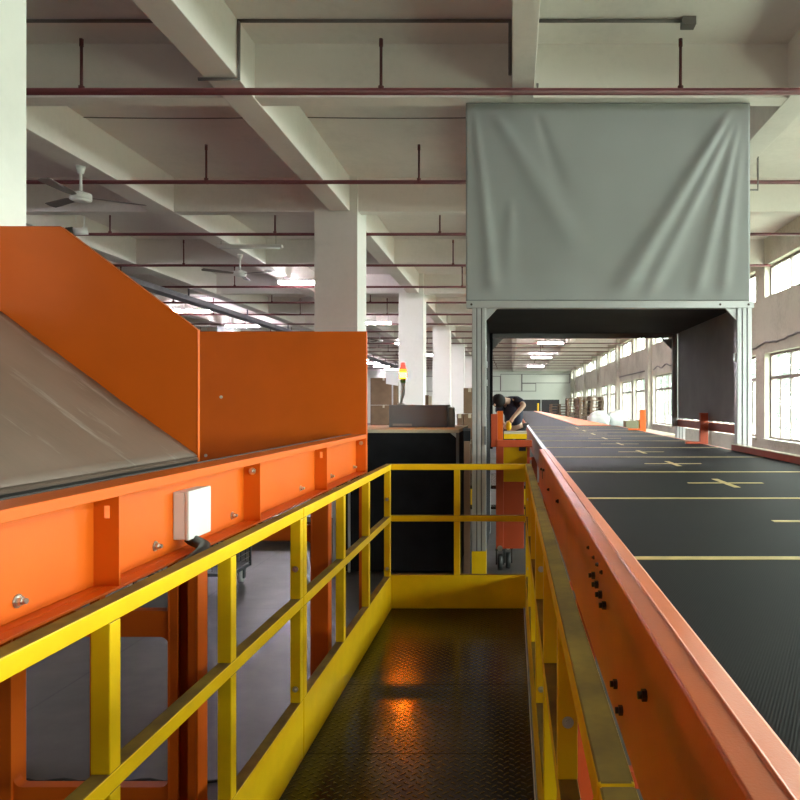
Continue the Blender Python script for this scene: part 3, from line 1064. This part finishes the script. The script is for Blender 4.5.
MB().box(ux(491), ux(497.5), UY, UY + .05, uz(447), uz(414)).build('bracket', 'red_orange', su, .003)
MB().box(ux(497.5), ux(503), UY + .02, UY + .08, uz(447), uz(411)).build('bracket', 'orange', su, .003)
MB().box(ux(497), ux(532), UY - .02, UY + .02, uz(447), uz(440)).build('cross_bar', 'red_orange', su, .003)
MB().box(ux(504), ux(527), UY + .03, UY + .35, uz(439), uz(434)).build('beam', 'yellow', su)
MB().box(ux(504), ux(527), UY + .03, UY + .35, uz(434), uz(432)).build('top_board', 'beige', su)
MB().box(ux(496), ux(503.5), UY, UY + .09, uz(549), uz(447)).build('post', 'red_orange', su, .003)
MB().box(ux(503.5), ux(527), UY + .03, UY + .05, uz(482), uz(447)).build('panel', 'yellow', su)
MB().box(ux(503.5), ux(524), UY + .02, UY + .20, uz(549), uz(482)).build('panel', 'red_orange', su, .003)
MB().box(ux(519), ux(526), UY + .005, UY + .03, uz(451), uz(447)).build('stop_block', 'rubber', su)
for x, y in ((ux(500), UY + .04), (ux(508), UY + .12)):
    k = MB().box(x - .05, x + .05, y - .04, y + .04, .21, uz(549)).cyl((x - .025, y, .085), (x + .025, y, .085), .085, 18)
    k.box(x - .045, x - .03, y - .03, y + .03, .06, .21).box(x + .03, x + .045, y - .03, y + .03, .06, .21)
    k.build('castor', 'rubber', su)
    MB().hexbolt((x, y - .04, .235), (0, -1, 0), .02, .02).build('castor_bolt', 'bolt', su)

# ------------------------------------------------------------------ black enclosure with cabinet and signal tower
EY = 7.2
be = thing('machine_enclosure', 'waist-high black cloth enclosure with a pale top rail beyond the railing', 'enclosure', (-1.2, 7.8, 0))
ex0, ex1, ez = -1.84, -.545, CZ - .262
MB().box(ex0 + .03, ex1 - .03, EY + .01, EY + .02, .03, ez - .035).build('front_cloth', 'black', be)
MB().box(ex0 + .01, ex0 + .02, EY + .03, EY + 1.37, .03, ez - .03).build('side_cloth', 'black', be)
MB().box(ex1 - .02, ex1 - .01, EY + .03, EY + 1.37, .03, ez - .03).build('side_cloth', 'black', be)
MB().box(ex0 + .03, ex1 - .03, EY + 1.38, EY + 1.39, .03, ez - .03).build('back_cloth', 'black', be)
for x in (ex0, ex1 - .03):
    for y in (EY, EY + 1.37):
        MB().box(x, x + .03, y, y + .03, 0, ez - .035).build('post', 'alu_dark' if x > -1 else 'alu', be)
MB().box(-1.686, -1.664, EY - .012, EY + .009, .02, ez - .035).build('middle_post', 'alu', be)
MB().box(ex0, ex1, EY, EY + 1.4, ez - .035, ez).build('top_rail', 'beige', be, .003)
MB().prism([(ex1 - .03, EY + .002, ez - .036), (ex1 - .09, EY + .002, ez - .036), (ex1 - .03, EY + .002, ez - .085)], (0, .006, 0)).build('corner_plate', 'alu', be)
sd = thing('side_screen', 'narrow black screen with a brown post between enclosure and tunnel post', 'screen', (-.44, 6.75, 0))
MB().box(-.47, -.402, 6.78, 6.80, 0, CZ - .26).build('cloth', 'black', sd)
MB().box(-.462, -.405, 6.73, 6.775, 0, CZ - .36).build('post', 'cardboard_dark', sd)
MB().box(-.475, -.40, 6.77, 6.81, CZ - .26, CZ - .235).build('top_bar', 'dark_panel', sd)

k6 = 7.9 / 700
gc = thing('control_cabinet', 'low grey control cabinet lying on the black enclosure', 'cabinet', (-1.06, 8.0, ez))
MB().box((389 - 512) * k6, (447 - 512) * k6, 7.9, 8.35, ez, ez + .252).build('housing', 'grey_cab', gc, .004)
MB().box((391.5 - 512) * k6, (446 - 512) * k6, 7.89, 7.9, ez + .012, ez + .243).build('door', 'grey_cab', gc, .003)
MB().box((393 - 512) * k6, (412 - 512) * k6, 7.88, 7.89, ez + .014, ez + .040).build('name_strip', 'alu', gc)
cn = thing('canister', 'short white canister right of the grey control cabinet', 'canister', (-.69, 8.0, ez))
MB().cyl((-.69, 8.0, ez), (-.69, 8.0, ez + .20), .038, 16).build('body', 'white_plastic', cn)
MB().cyl((-.69, 8.0, ez + .20), (-.69, 8.0, ez + .225), .041, 16, .03).build('lid', 'white', cn)
sx_, sy_ = -1.265, 8.1
sz_ = ez + .252
sl = thing('signal_tower', 'small signal tower with lit amber lamp on the grey cabinet', 'signal light', (sx_, sy_, sz_))
MB().cyl((sx_ - .02, sy_, sz_), (sx_ - .02, sy_, sz_ + .018), .042, 14).build('base', 'white', sl)
MB().tube([(sx_ - .02, sy_, sz_ + .01), (sx_ - .012, sy_, sz_ + .07), (sx_ + .004, sy_, sz_ + .12), (sx_ + .004, sy_, sz_ + .255)], [.016, .016, .024, .024], 12).build('pole', 'white_plastic', sl)
MB().cyl((sx_ + .004, sy_, sz_ + .255), (sx_ + .004, sy_, sz_ + .305), .029, 16).build('green_segment', 'green_lens', sl)
MB().cyl((sx_ + .004, sy_, sz_ + .312), (sx_ + .004, sy_, sz_ + .375), .034, 18, .034).build('amber_lamp', 'beacon', sl)
MB().cyl((sx_ + .004, sy_, sz_ + .375), (sx_ + .004, sy_, sz_ + .415), .043, 18, .044).cyl((sx_ + .004, sy_, sz_ + .305), (sx_ + .004, sy_, sz_ + .312), .043, 18).build('lens_rim', 'orange_lens', sl)
MB().cyl((sx_ + .004, sy_, sz_ + .415), (sx_ + .004, sy_, sz_ + .44), .044, 18, .027).cyl((sx_ + .004, sy_, sz_ + .44), (sx_ + .004, sy_, sz_ + .49), .027, 16, .02).build('red_cap', 'red_lens', sl)

# ------------------------------------------------------------------ person on a low platform beyond the tunnel
wp = thing('work_platform', 'low dark work platform beside the belt beyond the tunnel', 'platform', (-.2, 11.1, 0))
MB().box(-.75, .24, 10.3, 12.1, .50, .55).build('deck', 'plate', wp)
for x in (-.73, .17):
    for y in (10.32, 12.03):
        MB().box(x, x + .05, y, y + .05, 0, .50).build('leg', 'yellow', wp)
MB().box(-.74, .23, 10.05, 10.29, .24, .27).box(-.74, -.70, 10.05, 10.29, 0, .24).box(.19, .23, 10.05, 10.29, 0, .24).build('step', 'plate', wp)


def skin_obj(name, verts, edges_, radii, material, parent, sub=2, root=0):
    me = bpy.data.meshes.new(name)
    base = parent.location
    me.from_pydata([tuple(Vector(v) - base) for v in verts], edges_, [])
    o = bpy.data.objects.new(name, me)
    C.objects.link(o)
    o.parent = parent
    me.materials.append(MT[material])
    sk = o.modifiers.new('skin', 'SKIN')
    sk.use_smooth_shade = True
    for i, r in enumerate(radii):
        me.skin_vertices[0].data[i].radius = (r, r) if isinstance(r, (int, float)) else r
    for i in (root if isinstance(root, (list, tuple)) else [root]):
        me.skin_vertices[0].data[i].use_root = True
    s_ = o.modifiers.new('sub', 'SUBSURF')
    s_.levels = sub
    s_.render_levels = sub
    return o


pe = thing('person', 'person in navy shirt bending over beside the belt beyond the tunnel', 'person', (0, 11.05, .55))
P = {
    'pel': (.05, 11.05, 1.42), 'wai': (.035, 10.98, 1.58), 'che': (-.02, 10.86, 1.75), 'nec': (-.10, 10.76, 1.80), 'hd0': (-.165, 10.69, 1.805), 'hd1': (-.225, 10.62, 1.765),
    'shR': (.085, 10.83, 1.79), 'elR': (.185, 10.58, 1.735), 'wrR': (.015, 10.46, 1.545), 'haR': (-.025, 10.44, 1.475),
    'shL': (-.17, 10.90, 1.77), 'elL': (-.215, 10.72, 1.55), 'wrL': (-.14, 10.52, 1.47), 'haL': (-.11, 10.46, 1.43),
    'hiR': (.13, 11.05, 1.36), 'knR': (.14, 10.97, .98), 'anR': (.13, 11.06, .63), 'toR': (.11, 10.90, .59),
    'hiL': (-.05, 11.07, 1.36), 'knL': (-.09, 10.99, .98), 'anL': (-.09, 11.08, .63), 'toL': (-.10, 10.92, .59)}
R_ = {'pel': .09, 'wai': .085, 'che': .09, 'nec': .055, 'hd0': .080, 'hd1': .092, 'shR': .045, 'elR': .042, 'wrR': .029, 'haR': .036, 'shL': .045, 'elL': .042, 'wrL': .029, 'haL': .036,
      'hiR': .075, 'knR': .055, 'anR': .042, 'toR': .035, 'hiL': .075, 'knL': .055, 'anL': .042, 'toL': .035}
E_ = [('pel', 'wai'), ('wai', 'che'), ('che', 'nec'), ('nec', 'hd0'), ('hd0', 'hd1'), ('che', 'shR'), ('shR', 'elR'), ('elR', 'wrR'), ('wrR', 'haR'), ('che', 'shL'), ('shL', 'elL'), ('elL', 'wrL'), ('wrL', 'haL'),
      ('pel', 'hiR'), ('hiR', 'knR'), ('knR', 'anR'), ('anR', 'toR'), ('pel', 'hiL'), ('hiL', 'knL'), ('knL', 'anL'), ('anL', 'toL')]
keys = list(P)
verts = [P[k] for k in keys]
edg = [(keys.index(a), keys.index(b)) for a, b in E_]
rad = [R_[k] for k in keys]
roots = [0]
for hand, wr in (('haR', 'wrR'), ('haL', 'wrL')):
    h, w_ = Vector(P[hand]), Vector(P[wr])
    d = (h - w_).normalized()
    sd_ = d.cross(Vector((0, 1, 0))).normalized()
    dn = Vector((0, -1, 0))
    for q, (off_, ln_) in enumerate(((-.027, .070), (-.009, .080), (.009, .076), (.026, .060))):
        b0 = h + sd_ * off_ * .7
        b1 = h + sd_ * off_ + d * (.028 + ln_ * .45) + dn * .008
        b2 = h + sd_ * off_ + d * (.025 + ln_ * .8) + dn * .030
        i0 = len(verts)
        verts += [tuple(b0), tuple(b1), tuple(b2)]
        edg += [(i0, i0 + 1), (i0 + 1, i0 + 2)]
        rad += [.010, .009, .007]
        roots.append(i0)
    i0 = len(verts)
    verts += [tuple(h - d * .02 - sd_ * .015), tuple(h - sd_ * .05 + d * .012 + dn * .012), tuple(h - sd_ * .05 + d * .04 + dn * .028)]
    edg += [(i0, i0 + 1), (i0 + 1, i0 + 2)]
    rad += [.011, .010, .008]
    roots.append(i0)
skin_obj('body', verts, edg, rad, 'skin', pe, 2, roots)


def sub_chain(names, extra):
    ks = [k for k in names]
    return [P[k] for k in ks], [R_[k] + extra for k in ks]


sh = {k: P[k] for k in ('pel', 'wai', 'che', 'shR', 'shL')}
lerp = lambda a, b, t: tuple(Vector(a).lerp(Vector(b), t))
sv = [P['pel'], P['wai'], P['che'], P['shR'], lerp(P['shR'], P['elR'], .75), P['shL'], lerp(P['shL'], P['elL'], .75), lerp(P['che'], P['nec'], .8)]
skin_obj('shirt', sv, [(0, 1), (1, 2), (2, 3), (3, 4), (2, 5), (5, 6), (2, 7)], [.15, .145, .15, .095, .066, .095, .066, .078], 'navy', pe, 2, 0)
tv = [lerp(P['pel'], P['wai'], .3), P['hiR'], P['knR'], P['anR'], P['hiL'], P['knL'], P['anL']]
skin_obj('trousers', tv, [(0, 1), (1, 2), (2, 3), (0, 4), (4, 5), (5, 6)], [.142, .100, .072, .058, .096, .072, .058], 'trousers', pe, 2, 0)
hr = MB().sphere((-.205, 10.655, 1.80), .108, .118, .108, 16, 11)
hr.build('hair', 'hair', pe)
fc = MB().sphere((-.262, 10.545, 1.735), .017, .024, .02, 8, 6)
fc.build('nose', 'skin', pe)
for s in (-.035, .035):
    MB().sphere((-.245 + s, 10.553, 1.762), .010, .008, .008, 8, 6).build('eye', 'hair', pe)
for a_ in ('R', 'L'):
    a, t = Vector(P['an' + a_]), Vector(P['to' + a_])
    MB().sphere(((a.x + t.x) / 2, (a.y + t.y) / 2 - .02, .595), .048, .135, .045, 14, 9).build('shoe', 'rubber', pe)
by = thing('yellow_cloth', 'small yellow cloth in the hand of the bending person', 'cloth', (-.06, 10.4, 1.40))
MB().sphere((-.05, 10.365, 1.42), .042, .03, .075, 12, 8).build('bundle', 'yellow', by)

# ------------------------------------------------------------------ things further down the hall
bn = thing('packing_bench', 'beige topped bench by the wall beyond the tunnel', 'bench', (2.6, 13.5, 0))
MB().box(2.36, 2.95, 12.25, 15.3, 1.17, 1.21).build('top', 'beige', bn)
for x in (2.40, 2.87):
    for y in (12.3, 15.2):
        MB().box(x, x + .05, y, y + .05, 0, 1.17).build('leg', 'red_orange', bn)
cb = thing('carton', 'olive box on the far end of the packing bench', 'box', (2.5, 14.8, 1.21))
MB().box(2.36, 2.62, 14.5, 14.85, 1.21, 1.40).build('body', 'box_green', cb)
MB().box(2.355, 2.625, 14.66, 14.69, 1.395, 1.402).build('tape_strip', 'cardboard', cb)
yb = thing('yellow_bin', 'small yellow bin beside the olive box on the bench', 'bin', (2.72, 14.7, 1.21))
MB().prism([(2.66, 14.55, 1.21), (2.78, 14.55, 1.21), (2.78, 14.75, 1.21), (2.66, 14.75, 1.21)], (0, 0, .19)).build('body', 'yellow', yb)
MB().box(2.65, 2.79, 14.54, 14.76, 1.40, 1.42).build('rim', 'orange', yb)

SH = .50
sk_pos = [(2.32, 20.5, 0), (2.98, 20.7, 0), (3.64, 21.0, 0), (2.36, 20.55, 1), (3.0, 20.75, 1), (3.66, 21.05, 1), (2.55, 20.6, 2), (3.15, 20.85, 2)]
where = ['bottom row, nearest the belt', 'bottom row, middle', 'bottom row, nearest the wall', 'second row, nearest the belt', 'second row, middle', 'second row, nearest the wall', 'top row, nearest the belt', 'top row, nearest the wall']
for q, ((x, y, lv_), wd) in enumerate(zip(sk_pos, where)):
    mb = MB().sphere((0, 0, 0), 1, 1, 1, 28, 18)
    z0 = lv_ * SH
    for v in mb.v:
        n_ = v.copy()
        e_ = Vector((abs(n_.x) ** .7 * math.copysign(1, n_.x) * .34, abs(n_.y) ** .7 * math.copysign(1, n_.y) * .38, abs(n_.z) ** .6 * math.copysign(1, n_.z) * (SH / 2)))
        w_ = 1 + .22 * noise.noise(n_ * 1.7 + Vector((q * 3.1, 0, 0))) + .10 * noise.noise(n_ * 5 + Vector((0, q * 2.3, 0))) - .06
        v.x, v.y, v.z = x + e_.x * w_, y + e_.y * w_, z0 + SH / 2 + e_.z * (w_ if e_.z > 0 else 1)
        v.z = max(v.z, z0 + .004)
        if lv_ < 2:
            v.z = min(v.z, z0 + SH)
        else:
            v.z += .07 * max(0, n_.z) ** 6
    tag(mb.build('plastic_sack', 'sack', None, 0, (x, y, z0)), 'white plastic sack in the pile by the far windows, ' + wd, 'sack', 'white sacks by the far windows')

pl = thing('pallet', 'x', 'pallet', (0, 0, 0), 'stacked wooden pallets')
pm = MB()
for k in range(5):
    pm.box(-.5, .5, -.58 + k * .265, -.48 + k * .265, .122, .144)
for x in (-.5, -.05, .4):
    pm.box(x, x + .1, -.6, .6, .022, .122)
for y in (-.6, -.05, .5):
    pm.box(-.5, .5, y, y + .1, 0, .022)
pdk = pm.build('boards', 'pallet', pl)
first = True
stacks = [(3.22, 29.0, 14, 'dark pallet stack beside the white sacks'), (3.3, 36.0, 14, 'pallet stack behind the dark stack'), (2.55, 37.8, 12, 'shorter pallet stack next to the orange deck end')]
for x, y, n_, lab in stacks:
    for k in range(n_):
        t = pl if first else copy_tree(pl)
        first = False
        t.location = (x + random.uniform(-.02, .02), y + random.uniform(-.02, .02), k * .146)
        t['label'] = 'pallet %s from the floor, %s' % (ORD[k], lab)
        t['group'] = 'pallets in the ' + lab

for k, (x, lab) in enumerate(((.1, 'dark steel locker at the far wall, nearest the belt end'), (1.7, 'dark steel locker at the far wall, the middle one'), (3.3, 'dark steel locker at the far wall, nearest the windows'))):
    t = thing('locker', lab, 'locker', (x, 60, 0), 'dark lockers at the far wall')
    MB().box(x - .75, x + .75, 60, 60.8, 0, 2.12).build('body', 'dark_panel', t)
    for d in (-.74, .01):
        MB().box(x + d, x + d + .73, 59.97, 60, .05, 2.07).build('door', 'dark_panel', t)
bo = thing('bollard', 'thin yellow post at the far end of the belt', 'post', (1.75, 47, 0))
MB().cyl((1.75, 47, 0), (1.75, 47, 1.80), .06, 12).build('tube', 'yellow', bo)
MB().cyl((1.75, 47, 0), (1.75, 47, .03), .14, 14).build('base', 'yellow', bo)


def carton(x0, x1, y0, y1, z0, z1, lab, m='cardboard', grp=None):
    t = thing('carton', lab, 'box', ((x0 + x1) / 2, (y0 + y1) / 2, z0), grp)
    MB().box(x0, x1, y0, y1, z0, z1).build('body', m, t, .006)
    ym = (y0 + y1) / 2
    xm = (x0 + x1) / 2
    MB().box(xm - .03, xm + .03, y0 - .001, y1 + .001, z1 - .08, z1 + .001).build('tape_strip', 'beige', t)
    return t


lv = ['bottom', 'second from the floor', 'third from the floor', 'top']
for k in range(3):
    carton(-4.45, -3.62, 22.0, 22.8, k * .86, k * .86 + .85, 'large brown carton behind the orange end panel, ' + ('bottom', 'middle', 'topmost')[k] + ' of its stack', 'cardboard', 'tall carton stack behind the end panel')
for k in range(3):
    carton(-3.45, -3.05, 22.3, 22.9, k * .86, k * .86 + .85, 'narrow dark brown carton left of the second column, ' + ('bottom', 'middle', 'topmost')[k] + ' of its stack', 'cardboard_dark', 'narrow carton stack by the second column')
nb = thing('notice_board', 'white notice sheet hanging on a stand left of the signal tower', 'notice', (-3.7, 21.5, 0))
MB().prism([(-3.87, 21.5, CZ + .62), (-3.50, 21.5, CZ + .56), (-3.46, 21.5, CZ + 1.02), (-3.87, 21.5, CZ + 1.06)], (0, .02, 0)).build('sheet', 'paper', nb)
MB().box(-3.70, -3.66, 21.53, 21.57, 0, CZ + 1.0).build('pole', 'alu', nb)
MB().box(-3.9, -3.46, 21.4, 21.7, 0, .04).build('base', 'alu_dark', nb)
for k in range(4):
    carton(-.97, -.72, 14.0, 14.4, k * .52, k * .52 + .51, 'brown carton beside the tunnel post, ' + lv[k] + ' of its stack', 'cardboard', 'carton stack beside the tunnel post')
for k in range(3):
    carton(-1.09, -.985, 13.9, 14.3, k * .52, k * .52 + .51, 'dark brown carton left of the stack by the tunnel post, ' + ('bottom', 'middle', 'top')[k], 'cardboard_dark', 'dark carton stack left of the tunnel post')
bs_ = thing('board', 'pale board leaning upright behind the grey control cabinet', 'board', (-1.75, 15, 0))
MB().box(-1.79, -1.72, 15, 15.04, 0, CZ + .17).build('plank', 'beige', bs_)
MB().box(-1.86, -1.79, 15, 15.05, 0, CZ + .19).build('batten', 'cardboard_dark', bs_)

# wire cage trolley behind the left conveyor
tr_ = thing('cage_trolley', 'wire mesh cage trolley on castors behind the left conveyor', 'trolley', (-3.05, 6.8, 0))
tx0, tx1, ty0, ty1, tz0, tz1 = -3.62, -2.6, 6.5, 6.95, .19, 1.15
wm = MB()
for k in range(23):
    x = tx0 + (tx1 - tx0) * k / 22
    for y in (ty0, ty1):
        wm.cyl((x, y, tz0), (x, y, tz1), .003, 4)
for k in range(17):
    y = ty0 + (ty1 - ty0) * k / 16
    for x in (tx0, tx1):
        wm.cyl((x, y, tz0), (x, y, tz1), .003, 4)
for k in range(20):
    z = tz0 + (tz1 - tz0) * k / 19
    for y in (ty0, ty1):
        wm.cyl((tx0, y, z), (tx1, y, z), .003, 4)
    for x in (tx0, tx1):
        wm.cyl((x, ty0, z), (x, ty1, z), .003, 4)
wm.build('mesh', 'wire', tr_)
for x in (tx0, tx1):
    for y in (ty0, ty1):
        MB().cyl((x, y, .15), (x, y, tz1 + .01), .014, 8).build('post', 'wire', tr_)
MB().box(tx0, tx1, ty0, ty1, .145, .175).build('base', 'wire', tr_)
for x in (tx0 + .06, tx1 - .06):
    for y in (ty0 + .06, ty1 - .06):
        cw = MB().cyl((x - .015, y, .055), (x + .015, y, .055), .055, 16).build('castor', 'white', tr_)
        MB().box(x - .03, x - .018, y - .025, y + .025, .04, .145).box(x + .018, x + .03, y - .025, y + .025, .04, .145).build('fork', 'wire', cw)

gb = thing('floor_barrier', 'low barrier with a yellow stripe on the floor beyond the trolley', 'barrier', (-3, 8.9, 0))
MB().box(-4.3, -2.42, 8.9, 9.05, 0, .10).box(-4.3, -2.42, 8.9, 9.05, .17, .25).build('body', 'cardboard_dark', gb)
MB().box(-4.3, -2.42, 8.895, 9.05, .10, .17).build('stripe', 'yellow', gb)
MB().box(-4.3, -2.42, 8.9, 9.05, .25, .32).build('top_rail', 'white', gb)

pts = [(-2.32 + .04 * k, 3.24 + .012 * math.sin(k * 1.3), .008) for k in range(26)]
tag(MB().tube(pts, .007).build('floor_cable', 'rubber'), 'thin black cable lying on the floor under the left conveyor', 'cable')

# ------------------------------------------------------------------ light
W = bpy.data.worlds.new('sky')
S.world = W
W.use_nodes = True
n, l = W.node_tree.nodes, W.node_tree.links
bg = n['Background']
tc = n.new('ShaderNodeTexCoord')
sep = n.new('ShaderNodeSeparateXYZ')
l.new(tc.outputs['Generated'], sep.inputs[0])
cr = n.new('ShaderNodeValToRGB')
cr.color_ramp.elements[0].position = .0
cr.color_ramp.elements[0].color = (.97, 1, .94, 1)
cr.color_ramp.elements[1].position = .6
cr.color_ramp.elements[1].color = (.95, .99, .98, 1)
l.new(sep.outputs[2], cr.inputs['Fac'])
l.new(cr.outputs['Color'], bg.inputs['Color'])
bg.inputs['Strength'].default_value = 6.5

for (z0, z1) in (LOW, UPP):
    la = bpy.data.lights.new('window_portal', 'AREA')
    la.shape = 'RECTANGLE'
    la.size = Y1 - Y0
    la.size_y = z1 - z0
    la.cycles.is_portal = True
    lo = bpy.data.objects.new('window_portal', la)
    lo.location = (XR + .22, (Y0 + Y1) / 2, (z0 + z1) / 2)
    lo.rotation_euler = Matrix(((0, 0, 1), (1, 0, 0), (0, 1, 0))).to_euler()
    C.objects.link(lo)

# ------------------------------------------------------------------ camera
cam = bpy.data.cameras.new('camera')
cam.sensor_width = 36
cam.lens = 700 / 800 * 36
cam.shift_x = (400 - 512) / 800
cam.shift_y = 4 / 800
cam.clip_start = .05
co = bpy.data.objects.new('camera', cam)
co.location = (0, 0, CZ)
co.rotation_euler = (PI / 2, 0, 0)
C.objects.link(co)
S.camera = co

S.view_settings.view_transform = 'Standard'
S.view_settings.look = 'None'
S.view_settings.gamma = 1
S.view_settings.use_curve_mapping = False
S.view_settings.exposure = 2.2
S.cycles.use_denoising = True
S.cycles.max_bounces = 10
S.cycles.diffuse_bounces = 6
S.cycles.glossy_bounces = 4
S.cycles.transparent_max_bounces = 12
S.cycles.caustics_reflective = False
S.cycles.caustics_refractive = False
S.cycles.sample_clamp_indirect = 8
